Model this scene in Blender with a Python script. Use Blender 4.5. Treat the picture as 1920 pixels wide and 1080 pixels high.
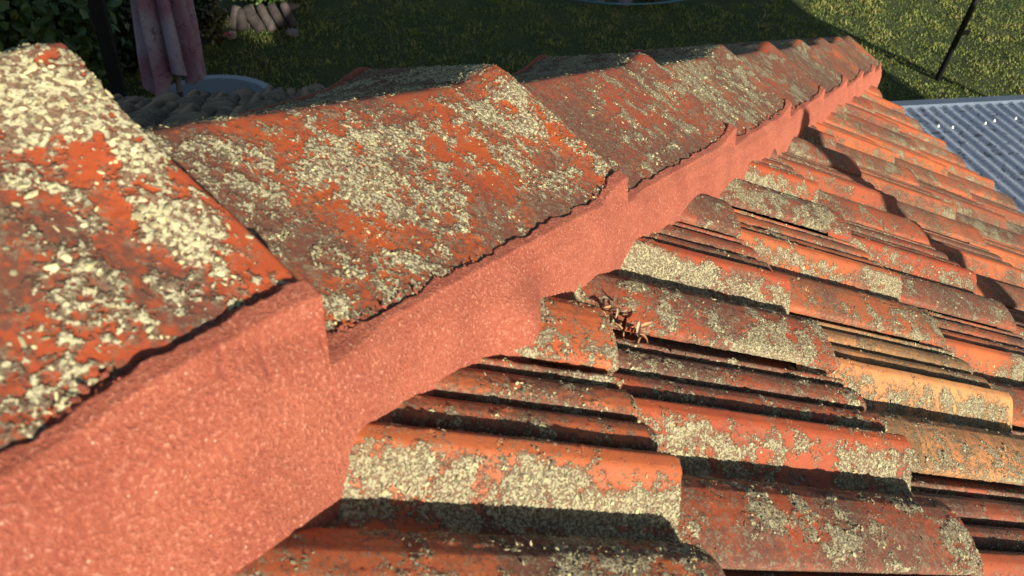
import bpy, math
import numpy as np
from mathutils import Matrix, Vector

scene = bpy.context.scene
COL = scene.collection
for o in list(bpy.data.objects):
    bpy.data.objects.remove(o)

# ------------------------------------------------------------------ camera
YAW, PITCH, ROLL = 1.26230, 0.70282, 0.11907
CAM = np.array([-0.0589, -0.6421, 0.4463])
ALPHA = 0.40298                       # roof pitch
cy, sy, cp, sp = math.cos(YAW), math.sin(YAW), math.cos(PITCH), math.sin(PITCH)
F_ = np.array([cy*cp, sy*cp, -sp]); R_ = np.array([sy, -cy, 0.0]); U_ = np.cross(R_, F_)
cr, sr = math.cos(ROLL), math.sin(ROLL)
R2, U2 = cr*R_ + sr*U_, -sr*R_ + cr*U_
cam_d = bpy.data.cameras.new('camera'); cam = bpy.data.objects.new('camera', cam_d); COL.objects.link(cam)
cam.matrix_world = Matrix([[R2[0], U2[0], -F_[0], CAM[0]], [R2[1], U2[1], -F_[1], CAM[1]],
                           [R2[2], U2[2], -F_[2], CAM[2]], [0, 0, 0, 1]])
cam_d.sensor_width = 36; cam_d.lens = 1482.3/1920*36
cam_d.clip_start = 0.01; cam_d.clip_end = 500
cam_d.dof.use_dof = True; cam_d.dof.focus_distance = 1.15; cam_d.dof.aperture_fstop = 14
scene.camera = cam

# ------------------------------------------------------------------ light
SUN_EL = math.radians(14.6)
SH = np.array([0.36, -0.933]); SH /= np.linalg.norm(SH)
SUN = np.array([SH[0]*math.cos(SUN_EL), SH[1]*math.cos(SUN_EL), math.sin(SUN_EL)])
w = bpy.data.worlds.new('World'); scene.world = w; w.use_nodes = True
nt = w.node_tree; bg = nt.nodes['Background']
sky = nt.nodes.new('ShaderNodeTexSky'); sky.sky_type = 'NISHITA'; sky.sun_disc = False
sky.sun_elevation = SUN_EL; sky.sun_rotation = math.atan2(SUN[0], SUN[1])
nt.links.new(sky.outputs[0], bg.inputs[0]); bg.inputs[1].default_value = 0.056
sl = bpy.data.lights.new('sun', 'SUN'); sl.energy = 5.0; sl.angle = math.radians(0.6); sl.color = (1.0, 0.90, 0.76)
so = bpy.data.objects.new('sun', sl); COL.objects.link(so)
so.rotation_euler = Vector(tuple(SUN)).to_track_quat('Z', 'Y').to_euler()
scene.view_settings.view_transform = 'Standard'; scene.view_settings.look = 'None'
scene.view_settings.exposure = 0.72; scene.view_settings.gamma = 1.0

# ------------------------------------------------------------------ frames
ca, sa = math.cos(ALPHA), math.sin(ALPHA); TAN = sa/ca
EU, EV, EH = np.array([ca, 0, -sa]), np.array([0, -1.0, 0]), np.array([sa, 0, ca])
D = np.array([1, 1, -TAN])/math.sqrt(2+TAN*TAN); LAT = np.array([1, -1, 0])/math.sqrt(2)
N = np.cross(D, LAT); N = N if N[2] > 0 else -N
GZ = -3.5
PL2 = math.radians(-2.8)              # the far slope is a touch steeper

def rot_about(axis, ang):
    return np.array(Matrix.Rotation(ang, 3, Vector(tuple(axis))))

# ------------------------------------------------------------------ noise
def _h(i, j, k, s):
    n = (i*374761393 + j*668265263 + k*2147483647 + s*1274126177) & 0xffffffff
    n = ((n ^ (n >> 13))*1274126177) & 0xffffffff
    n = ((n ^ (n >> 16))*2246822519) & 0xffffffff
    return ((n ^ (n >> 15)) & 0xffffff)/float(0xffffff)

def vnoise(p, s=0):
    p = np.asarray(p, float); i = np.floor(p).astype(np.int64); f = p-i; f = f*f*(3-2*f)
    r = 0
    for a in (0, 1):
        wa = f[..., 0] if a else 1-f[..., 0]
        for b in (0, 1):
            wb = f[..., 1] if b else 1-f[..., 1]
            for c in (0, 1):
                wc = f[..., 2] if c else 1-f[..., 2]
                r = r + wa*wb*wc*_h(i[..., 0]+a, i[..., 1]+b, i[..., 2]+c, s)
    return r*2-1

def fbm(p, sc, oct=4, s=0, gain=0.55):
    r = 0; a = 1; t = 0; p = np.asarray(p, float)*sc
    for o in range(oct):
        r = r + a*vnoise(p+17.3*o, s+o); t += a; a *= gain; p = p*2.03
    return r/t

def sstep(a, b, x):
    t = np.clip((x-a)/(b-a), 0, 1); return t*t*(3-2*t)

# ------------------------------------------------------------------ mesh helpers
def mesh_np(name, V, Fq, mat=None, smooth=True, attrs=None):
    """V (n,3); Fq (m,3|4) int array or list of such arrays"""
    me = bpy.data.meshes.new(name)
    Fs = Fq if isinstance(Fq, list) else [Fq]
    V = np.asarray(V, np.float32)
    loops = np.concatenate([f.ravel() for f in Fs]).astype(np.int32)
    tot = np.concatenate([np.full(len(f), f.shape[1]) for f in Fs]).astype(np.int32)
    start = np.concatenate([[0], np.cumsum(tot)[:-1]]).astype(np.int32)
    me.vertices.add(len(V)); me.vertices.foreach_set('co', V.ravel())
    me.loops.add(len(loops)); me.loops.foreach_set('vertex_index', loops)
    me.polygons.add(len(tot)); me.polygons.foreach_set('loop_start', start); me.polygons.foreach_set('loop_total', tot)
    me.polygons.foreach_set('use_smooth', np.full(len(tot), smooth, bool))
    for k, a in (attrs or {}).items():
        at = me.attributes.new(k, 'FLOAT', 'POINT'); at.data.foreach_set('value', np.asarray(a, np.float32).ravel())
    me.update(calc_edges=True); me.validate()
    if mat: me.materials.append(mat)
    return me

def link(name, me, parent=None, loc=None, M=None):
    o = bpy.data.objects.new(name, me); COL.objects.link(o)
    if M is not None: o.matrix_world = M
    if loc is not None: o.location = loc
    if parent is not None: o.parent = parent
    return o

def tag(o, label=None, cat=None, group=None, kind=None):
    if label: o['label'] = label
    if cat: o['category'] = cat
    if group: o['group'] = group
    if kind: o['kind'] = kind
    return o

def empty(name, loc):
    o = bpy.data.objects.new(name, None); COL.objects.link(o); o.location = loc; o.empty_display_size = .1
    return o

def grid_faces(nu, nv, off=0, keep=None, flip=False):
    i, j = np.meshgrid(np.arange(nu-1), np.arange(nv-1), indexing='ij')
    a = (i*nv+j); f = np.stack([a, a+nv, a+nv+1, a+1], -1).reshape(-1, 4)+off
    if flip: f = f[:, ::-1]
    if keep is not None: f = f[keep.ravel()]
    return f

class MB:
    """collects simple solids into one mesh (plain vertex / face lists)"""
    def __init__(s): s.v = []; s.f = []
    def add(s, vs, fs):
        b = len(s.v); s.v += [tuple(map(float, q)) for q in vs]; s.f += [tuple(b+i for i in q) for q in fs]
    def box(s, c, d, R=None):
        c = np.array(c, float); h = np.array(d, float)/2; vs = []
        for x in (-1, 1):
            for y in (-1, 1):
                for z in (-1, 1):
                    q = np.array([x, y, z])*h
                    if R is not None: q = R@q
                    vs.append(c+q)
        s.add(vs, [(0, 1, 3, 2), (4, 6, 7, 5), (0, 4, 5, 1), (2, 3, 7, 6), (0, 2, 6, 4), (1, 5, 7, 3)])
    def tube(s, pts, rad, n=10, cap=True):
        pts = [np.array(p, float) for p in pts]; rings = []
        rad = rad if hasattr(rad, '__len__') else [rad]*len(pts)
        for k, p in enumerate(pts):
            t = pts[min(k+1, len(pts)-1)]-pts[max(k-1, 0)]; t = t/np.linalg.norm(t)
            a = np.cross(t, [0, 0, 1.0]);
            if np.linalg.norm(a) < .1: a = np.cross(t, [1.0, 0, 0])
            a /= np.linalg.norm(a); b = np.cross(t, a)
            rings.append([p+rad[k]*(math.cos(q)*a+math.sin(q)*b) for q in np.linspace(0, 2*math.pi, n, endpoint=False)])
        vs = [v for r in rings for v in r]; fs = []
        for k in range(len(rings)-1):
            for i in range(n):
                j = (i+1) % n; fs.append((k*n+i, k*n+j, (k+1)*n+j, (k+1)*n+i))
        if cap: fs.append(tuple(range(n))[::-1]); fs.append(tuple((len(rings)-1)*n+i for i in range(n)))
        s.add(vs, fs)
    def mesh(s, name, mat=None, smooth=False, origin=None):
        me = bpy.data.meshes.new(name)
        v = s.v if origin is None else [tuple(np.array(q)-np.array(origin)) for q in s.v]
        me.from_pydata(v, [], s.f); me.update()
        if smooth: me.polygons.foreach_set('use_smooth', [True]*len(me.polygons))
        if mat: me.materials.append(mat)
        return me

# ------------------------------------------------------------------ materials
def M_new(name):
    m = bpy.data.materials.new(name); m.use_nodes = True
    n = m.node_tree; return m, n, n.nodes['Principled BSDF']

class NB:
    """tiny node-tree helper"""
    def __init__(s, nt): s.nt = nt
    def n(s, t, **k):
        nd = s.nt.nodes.new(t)
        for a, b in k.items(): setattr(nd, a, b)
        return nd
    def set(s, nd, i, v):
        if hasattr(v, 'is_output') or isinstance(v, bpy.types.NodeSocket): s.nt.links.new(v, nd.inputs[i])
        else: nd.inputs[i].default_value = v
    def noise(s, vec, scale, detail=4, rough=.6, w=None, dist=0):
        nd = s.n('ShaderNodeTexNoise'); nd.noise_dimensions = '4D' if w is not None else '3D'
        s.set(nd, 'Vector', vec); s.set(nd, 'Scale', scale); s.set(nd, 'Detail', detail); s.set(nd, 'Roughness', rough); s.set(nd, 'Distortion', dist)
        if w is not None: s.set(nd, 'W', w)
        return nd.outputs[0]
    def math(s, op, a, b=0.0, c=None, clamp=False):
        nd = s.n('ShaderNodeMath', operation=op); nd.use_clamp = clamp
        s.set(nd, 0, a); s.set(nd, 1, b)
        if c is not None: s.set(nd, 2, c)
        return nd.outputs[0]
    def step(s, x, a, b):
        nd = s.n('ShaderNodeMapRange'); nd.interpolation_type = 'SMOOTHSTEP'
        s.set(nd, 0, x); s.set(nd, 1, a); s.set(nd, 2, b); return nd.outputs[0]
    def mix(s, f, a, b):
        nd = s.n('ShaderNodeMix'); nd.data_type = 'RGBA'
        s.set(nd, 0, f); s.set(nd, 6, a); s.set(nd, 7, b); return nd.outputs[2]
    def attr(s, name): return s.n('ShaderNodeAttribute', attribute_name=name).outputs['Fac']
    def bump(s, h, dist, strength=1.0, nrm=None):
        nd = s.n('ShaderNodeBump'); s.set(nd, 'Height', h); s.set(nd, 'Distance', dist); s.set(nd, 'Strength', strength)
        if nrm is not None: s.set(nd, 'Normal', nrm)
        return nd.outputs[0]

def C4(r, g, b): return (r, g, b, 1)

def clay(name, base, base2, grey=(.125, .100, .062), pale=(.50, .46, .28), fine=1.0, dirt_shade=(.115, .058, .040), amt=0.0):
    """fired clay with a grimy film and two lichens; the attributes 'lich', 'grime' say where they lie, painted cap shade included"""
    m, n, p = M_new(name); b = NB(n)
    tc = b.n('ShaderNodeTexCoord').outputs['Object']; oi = b.n('ShaderNodeObjectInfo').outputs['Random']
    W = b.math('MULTIPLY', oi, 37.0)
    lich = b.attr('lich'); grime_shade = b.attr('grime_shade')
    n1 = b.noise(tc, 9, 3, .6, W); n2 = b.noise(tc, 60, 5, .65, W); n3 = b.noise(tc, 330*fine, 3, .7, W); n4 = b.noise(tc, 900*fine, 2, .7, W)
    col = b.mix(b.step(n1, .3, .7), base, base2)
    col = b.mix(b.math('MULTIPLY', oi, .45), col, C4(base[0]*.62, base[1]*.85, base[2]*1.1))
    col = b.mix(b.math('MULTIPLY', b.step(n2, .45, .75), .35), col, C4(*[c*.55 for c in base[:3]]))
    # grime film: brown black algae plus shade painted into the caps, patchy and speckled
    g = b.math('ADD', grime_shade, b.math('MULTIPLY', b.math('SUBTRACT', n2, .5), 1.2))
    g = b.math('ADD', g, b.math('MULTIPLY', b.math('SUBTRACT', n3, .5), 4.5))
    gm = b.math('MULTIPLY', b.step(g, -.35, .95), .88)
    col = b.mix(gm, col, C4(*dirt_shade))
    # grey green lichen
    L = b.math('ADD', lich, b.math('MULTIPLY', b.math('SUBTRACT', n3, .5), 3.4))
    L = b.math('ADD', L, b.math('MULTIPLY', b.math('SUBTRACT', n2, .5), 2.8))
    gl = b.step(L, .0, .50)
    n3b = b.noise(tc, 520*fine, 2, .6, b.math('ADD', W, 5.0))
    gcol = b.mix(b.step(n4, .35, .65), C4(*grey), C4(*[c*2.3 for c in grey]))
    col = b.mix(b.math('MULTIPLY', gl, .82), col, gcol)
    # tiny scattered specks of grey and cream growth all over
    n5 = b.noise(tc, 150*fine, 4, .75, b.math('ADD', W, 2.0)); n6 = b.noise(tc, 420*fine, 2, .6, b.math('ADD', W, 3.0))
    sk = b.math('MULTIPLY', b.step(b.math('ADD', b.math('MULTIPLY', n5, .6), b.math('MULTIPLY', n6, .4)), .50, .57), b.step(b.math('ADD', n2, b.math('MULTIPLY', grime_shade, .12)), .34, .60))
    col = b.mix(b.math('MULTIPLY', sk, .85), col, gcol)
    # pale lichen
    P = b.math('ADD', b.math('MINIMUM', L, .62), b.math('MULTIPLY', b.math('SUBTRACT', n3b, .5), 4.2))
    pl = b.step(P, .52, .66)
    ps = b.math('MULTIPLY', b.step(b.math('ADD', b.math('MULTIPLY', n3b, .6), b.math('MULTIPLY', n5, .4)), .565, .60), b.step(b.math('ADD', n2, b.math('MULTIPLY', lich, .10)), .38, .58)); pl = b.math('MAXIMUM', pl, ps)
    pcol = b.mix(b.step(n4, .3, .7), C4(*pale), C4(*[c*.62 for c in pale]))
    col = b.mix(pl, col, pcol)
    n.links.new(col, p.inputs['Base Color'])
    rough = b.math('ADD', .52, b.math('MULTIPLY', b.math('MAXIMUM', gl, gm), .4)); n.links.new(rough, p.inputs['Roughness'])
    pit = b.step(b.noise(tc, 240*fine, 2, .5, b.math('ADD', W, 9.0)), .68, .74); h = b.math('SUBTRACT', b.math('ADD', b.math('MULTIPLY', gl, .55), pl), b.math('MULTIPLY', pit, .8))
    h = b.math('ADD', h, b.math('MULTIPLY', b.math('MULTIPLY', b.math('MAXIMUM', gl, pl), n4), .9))
    h = b.math('ADD', h, b.math('MULTIPLY', n3, .22))
    h = b.math('ADD', h, b.math('MULTIPLY', n4, .10))
    n.links.new(b.bump(h, .0013/fine**.5, .9), p.inputs['Normal'])
    p.inputs['Specular IOR Level'].default_value = .35
    return m

MAT = {}
MAT['clay_red'] = clay('clay_red', C4(.44, .088, .028), C4(.35, .062, .026))
MAT['clay_orange'] = clay('clay_orange', C4(.56, .140, .042), C4(.44, .088, .030))
MAT['clay_brown'] = clay('clay_brown', C4(.30, .075, .034), C4(.40, .088, .032), dirt_shade=(.11, .052, .036))
MAT['clay_yellow'] = clay('clay_yellow', C4(.68, .33, .12), C4(.60, .22, .08), dirt_shade=(.20, .115, .05))
MAT['clay_cap'] = clay('clay_cap', C4(.50, .100, .020), C4(.42, .072, .022), fine=.8, pale=(.66, .61, .37))
MAT['clay_cap_near'] = clay('clay_cap_near', C4(.50, .092, .026), C4(.43, .072, .026), fine=.55, pale=(.72, .66, .40))
MAT['clay_shade'] = clay('clay_shade', C4(.12, .060, .038), C4(.08, .045, .03), grey=(.13, .12, .085), pale=(.30, .28, .21), dirt_shade=(.035, .028, .022))  # darker clay copy: shade of the far slope put into the colour

def mortar_mat():
    m, n, p = M_new('sandy_mortar'); b = NB(n)
    tc = b.n('ShaderNodeTexCoord').outputs['Object']
    g1 = b.noise(tc, 400, 3, .78); g2 = b.noise(tc, 14, 4, .6); g3 = b.noise(tc, 1100, 2, .7)
    col = b.mix(b.step(g2, .3, .75), C4(.46, .128, .068), C4(.36, .088, .048))
    col = b.mix(b.math('MULTIPLY', b.step(g1, .52, .70), .75), col, C4(.80, .36, .24))
    col = b.mix(b.math('MULTIPLY', b.step(g1, .47, .30), .8), col, C4(.26, .050, .030))
    g5 = b.noise(tc, 3.0, 5, .7); col = b.mix(b.math('MULTIPLY', b.step(g5, .50, .72), .45), col, C4(.36, .095, .06))
    v = b.n('ShaderNodeTexVoronoi'); b.set(v, 'Vector', tc); b.set(v, 'Scale', 130.0)
    col = b.mix(b.math('MULTIPLY', b.step(v.outputs['Distance'], .10, .05), .8), col, C4(.86, .60, .42))
    ed = b.attr('edge')
    col = b.mix(b.math('MULTIPLY', ed, b.step(g1, .35, .6)), col, C4(.24, .045, .035))
    n.links.new(col, p.inputs['Base Color']); p.inputs['Roughness'].default_value = .9
    h = b.math('ADD', g1, b.math('MULTIPLY', g3, .6)); n.links.new(b.bump(h, .0026, 1.0), p.inputs['Normal'])
    return m
MAT['mortar'] = mortar_mat()

def flake_mat():
    m, n, p = M_new('lichen_flake'); b = NB(n)
    t = b.attr('tone'); tc = b.n('ShaderNodeTexCoord').outputs['Object']
    col = b.mix(t, C4(.080, .068, .040), C4(.84, .77, .42))
    col = b.mix(b.math('MULTIPLY', b.step(b.noise(tc, 900, 2), .45, .7), .4), col, C4(.34, .32, .18))
    n.links.new(col, p.inputs['Base Color']); p.inputs['Roughness'].default_value = .95
    return m
MAT['flake'] = flake_mat()

def simple(name, col, rough=.7, var=.25, scale=8, metal=0, bump=0.0, col2=None):
    m, n, p = M_new(name); b = NB(n)
    tc = b.n('ShaderNodeTexCoord').outputs['Object']; q = b.noise(tc, scale, 5, .6)
    c2 = col2 or tuple(c*(1-var) for c in col)
    n.links.new(b.mix(b.step(q, .3, .7), C4(*col), C4(*c2)), p.inputs['Base Color'])
    p.inputs['Roughness'].default_value = rough; p.inputs['Metallic'].default_value = metal
    if bump: n.links.new(b.bump(q, bump), p.inputs['Normal'])
    return m

# ------------------------------------------------------------------ roof tile profile (v from the tile's upper-left lock to its cover edge)
W_T = 0.2544
PV = [(-.020, -.004), (.0055, -.004), (.0080, .0090), (.0145, .0100), (.0165, .0005), (.0200, .0005), (.0225, .0085), (.031, .0135),
      (.040, .0150), (.048, .0145), (.0535, .0115), (.0552, .0015), (.0590, .0015), (.0610, .0125), (.068, .0175), (.076, .0190), (.0835, .0180), (.0880, .0150),
      (.0895, .0055), (.0930, .0055), (.0948, .0180), (.1035, .0265), (.1060, .0286), (.1150, .0278), (.1190, .0258), (.132, .0140), (.146, .0005),
      (.149, -.0030), (.159, -.0030), (.163, .0030), (.169, .0110), (.178, .0182), (.190, .0225), (.203, .0230), (.215, .0215), (.228, .0185),
      (.240, .0148), (.2465, .0118), (.2485, .0090)]
PVx = np.array([a for a, _ in PV]); PVz = np.array([b for _, b in PV])
GAUGE = .345; HB = .012; RISE = .020; OVER = .055; TH = .011

def prof(v): return np.interp(v, PVx, PVz)

def tile_field(P3, vloc, seed, amount, flankheavy, grimy):
    """lichen and grime fields on a tile's surface, denser film in grooves, thinner on crests"""
    L = fbm(P3, 46, 5, seed, .72)*2.7 + fbm(P3, 9, 3, seed+9)*1.5
    flank = sstep(.115, .130, vloc)*sstep(.160, .150, vloc)
    flank2 = sstep(.200, .225, vloc)
    groove = np.exp(-((vloc-.0570)/.005)**2)+np.exp(-((vloc-.0912)/.005)**2)+.8*np.exp(-((vloc-.018)/.004)**2)
    crest = np.exp(-((vloc-.1120)/.009)**2)
    L = L + flank*flankheavy + flank2*flankheavy*.45 + groove*.25 - crest*.75 - .30*sstep(.10, .07, vloc) + amount
    G = fbm(P3, 14, 5, seed+31)*2.0 + grimy + groove*1.5 + .30*np.exp(-((vloc-.166)/.010)**2) - crest*1.5 - .2*flank
    return L, G

def make_tile(i_end, v0, L_exp, res_u, res_v, seed, mat, amount, flankheavy, grimy, plane=1, clip=.118):
    """one interlocking tile: lower end at u=i_end, lock edge at v0"""
    Lt = L_exp+OVER
    us = np.unique(np.concatenate([np.linspace(0, Lt-.006, res_u), Lt-np.array([.005, .003, .0015, .0])]))
    fine = np.linspace(-.020, .2485, res_v)
    vs = np.unique(np.round(np.concatenate([fine, PVx]), 5))
    if res_v < 60: vs = np.unique(np.concatenate([np.linspace(-.012, .2485, res_v), PVx[2::2], [.2485]]))
    Ug, Vg = np.meshgrid(us, vs, indexing='ij')
    Z = prof(Vg)
    # soften creases slightly with adjacent averaging across v
    Z = (prof(Vg-.0012)+prof(Vg)+prof(Vg+.0012))/3
    endr = sstep(Lt, Lt-.005, Ug); Z = Z - (1-endr)*.0025
    U_w = i_end - Lt + Ug; V_w = v0 + Vg
    rng = np.random.default_rng(seed)
    jv, ju, jt, jh = rng.uniform(-.002, .002), rng.uniform(-.005, .005), rng.uniform(-.006, .006), rng.uniform(-.0015, .0015)
    V_w = V_w + jv + jt*(Ug-Lt/2); U_w = U_w + ju + .0015*vnoise(np.stack([Vg*40, Ug*0, Vg*0], -1), seed)*(Ug > Lt*.8)
    Hh = HB + jh + (Ug-OVER)/L_exp*RISE + Z
    P3 = np.stack([Ug, Vg, Z], -1)+np.array([seed*1.7 % 50, seed*.37 % 50, 0])
    Lf, G = tile_field(P3, Vg, seed, amount, flankheavy, grimy)
    if res_v < 100: Lf = Lf*.55-.05
    near = res_v >= 120
    disp = .0006*fbm(P3, 45, 3, seed+5) + .00012*vnoise(np.stack([Ug*3, Vg*700, Z*0], -1), seed+2)*.5
    if near:
        lump = sstep(.05, .5, Lf+.5*vnoise(P3*260, seed+71)) * (.0007+.0010*np.abs(vnoise(P3*420, seed+44)))
        disp = disp + lump
    Hh = Hh + disp
    # edge chips at lower end
    nu, nv = Ug.shape
    top = np.stack([U_w, V_w, Hh], -1).reshape(-1, 3)
    lat = (U_w*ca + V_w)/math.sqrt(2)
    fc = (lat[:-1, :-1] > clip) & (lat[1:, 1:] > clip)
    faces = [grid_faces(nu, nv, 0, fc, flip=False)]
    # thickness: skirt on lower end and cover edge
    n0 = nu*nv; Ub = U_w[-1]-.002; low = np.stack([Ub, V_w[-1], Hh[-1]-TH], -1); inn = np.stack([Ub-.02, V_w[-1], Hh[-1]-TH], -1)
    k = fc[-1]; j = np.arange(nv-1)[k]
    a = (nu-1)*nv+j
    faces.append(np.stack([a, n0+j, n0+j+1, a+1], -1)); faces.append(np.stack([n0+j, n0+nv+j, n0+nv+j+1, n0+j+1], -1))
    n1 = n0+2*nv
    lipb = np.stack([U_w[:, -1], V_w[:, -1]-.0015, Hh[:, -1]-.0075], -1)
    kk = fc[:, -1]; i = np.arange(nu-1)[kk]; a = i*nv+nv-1
    faces.append(np.stack([a, a+nv, n1+i+1, n1+i], -1))
    V = np.concatenate([top, low, inn, lipb])
    at = {'lich': np.concatenate([Lf.ravel(), Lf[-1], Lf[-1]*0-1, Lf[:, -1]-.3]), 'grime_shade': np.concatenate([G.ravel(), G[-1]+.3, G[-1]*0+1, G[:, -1]+.3])}
    return V, faces, at, (Lf, Ug, Vg, top.reshape(nu, nv, 3), lat)

def p1(V):
    return V[:, :1]*EU + V[:, 1:2]*EV + V[:, 2:]*EH

def p2_factory(extra):
    Rm = rot_about(D, extra)
    def f(V):
        W = V[:, :1]*EU + V[:, 1:2]*EV + V[:, 2:]*EH
        W = W[:, [1, 0, 2]]                        # mirror across the hip
        return W@Rm.T
    return f

ICO = None
def ico():
    global ICO
    t = (1+5**.5)/2
    v = np.array([(-1, t, 0), (1, t, 0), (-1, -t, 0), (1, -t, 0), (0, -1, t), (0, 1, t), (0, -1, -t), (0, 1, -t), (t, 0, -1), (t, 0, 1), (-t, 0, -1), (-t, 0, 1)])
    f = np.array([(0, 11, 5), (0, 5, 1), (0, 1, 7), (0, 7, 10), (0, 10, 11), (1, 5, 9), (5, 11, 4), (11, 10, 2), (10, 7, 6), (7, 1, 8), (3, 9, 4), (3, 4, 2), (3, 2, 6), (3, 6, 8), (3, 8, 9), (4, 9, 5), (2, 4, 11), (6, 2, 10), (8, 6, 7), (9, 8, 1)])
    return v/np.linalg.norm(v[0]), f
ICO = ico()

def flakes(points, normals, sizes, rng, tone):
    """small crusty lichen lobes; one irregular blob per point"""
    v, f = ICO; n = len(points)
    if n == 0: return None
    q = rng.normal(size=(n, 3)); a = np.cross(normals, q); a /= np.linalg.norm(a, axis=1, keepdims=True)+1e-9; b = np.cross(normals, a)
    sx = sizes*rng.uniform(.6, 1.5, n); sy_ = sizes*rng.uniform(.35, .9, n); sz = sizes*rng.uniform(.12, .36, n)
    jit = 1+rng.uniform(-.35, .35, (n, 12))
    tilt = rng.normal(0, .3, (n, 2))
    P = v[None]*jit[..., None]
    out = points[:, None]+P[..., 0:1]*(a*sx[:, None])[:, None]+P[..., 1:2]*(b*sy_[:, None])[:, None] \
        + (P[..., 2:3]*sz[:, None, None]+(P[..., 0:1]*tilt[:, None, :1]+P[..., 1:2]*tilt[:, None, 1:])*sizes[:, None, None]*.6+sizes[:, None, None]*.2)*normals[:, None]
    F = (f[None]+(np.arange(n)*12)[:, None, None]).reshape(-1, 3)
    return out.reshape(-1, 3), F, np.repeat(tone, 12)

def scatter_flakes(Wp, Lf, valid, seed, dens, size, thr=.30):
    """Wp (nu,nv,3) world grid, Lf field -> flake mesh data"""
    rng = np.random.default_rng(seed+500)
    du = Wp[1:, :-1]-Wp[:-1, :-1]; dv = Wp[:-1, 1:]-Wp[:-1, :-1]; cr_ = np.cross(du, dv); ar = np.linalg.norm(cr_, axis=-1)
    nrm = cr_/(ar[..., None]+1e-12); nrm *= np.sign((nrm@N))[..., None]
    P3 = Wp[:-1, :-1]
    Lc = Lf[:-1, :-1] + 1.3*vnoise(P3*100, seed+3) + 1.1*vnoise(P3*260, seed+4) - .15
    lam = ar*dens*(.22*sstep(-.35, .4, Lc)+.78*sstep(thr, thr+.9, Lc))*valid
    cnt = rng.poisson(lam); idx = np.repeat(np.arange(cnt.size), cnt.ravel())
    if len(idx) == 0: return None
    r1, r2 = rng.random((2, len(idx), 1))
    pts = P3.reshape(-1, 3)[idx]+du.reshape(-1, 3)[idx]*r1+dv.reshape(-1, 3)[idx]*r2
    nn = nrm.reshape(-1, 3)[idx]
    tone = np.where(rng.random(len(idx)) < .38+.16*np.clip(Lc.ravel()[idx], 0, 1.5), rng.uniform(.62, 1, len(idx)), rng.uniform(0, .40, len(idx)))
    sz = size*np.minimum(rng.lognormal(-.42, .45, len(idx)), 1.5)
    return flakes(pts, nn, sz, rng, tone)

ORD = ['first', 'second', 'third', 'fourth', 'fifth', 'sixth', 'seventh', 'eighth', 'ninth', 'tenth', 'eleventh', 'twelfth', 'thirteenth', 'fourteenth']
ROWN = {-1: 'row under the mortar at the bottom edge', 0: 'nearest row', 1: 'second row', 2: 'third row', 3: 'fourth row', 4: 'fifth row', 5: 'sixth row', 6: 'eaves row'}

def project(X):
    d = X-CAM; z = d@F_; return 960+1482.3*(d@R2)/z, 540-1482.3*(d@U2)/z, z

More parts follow.
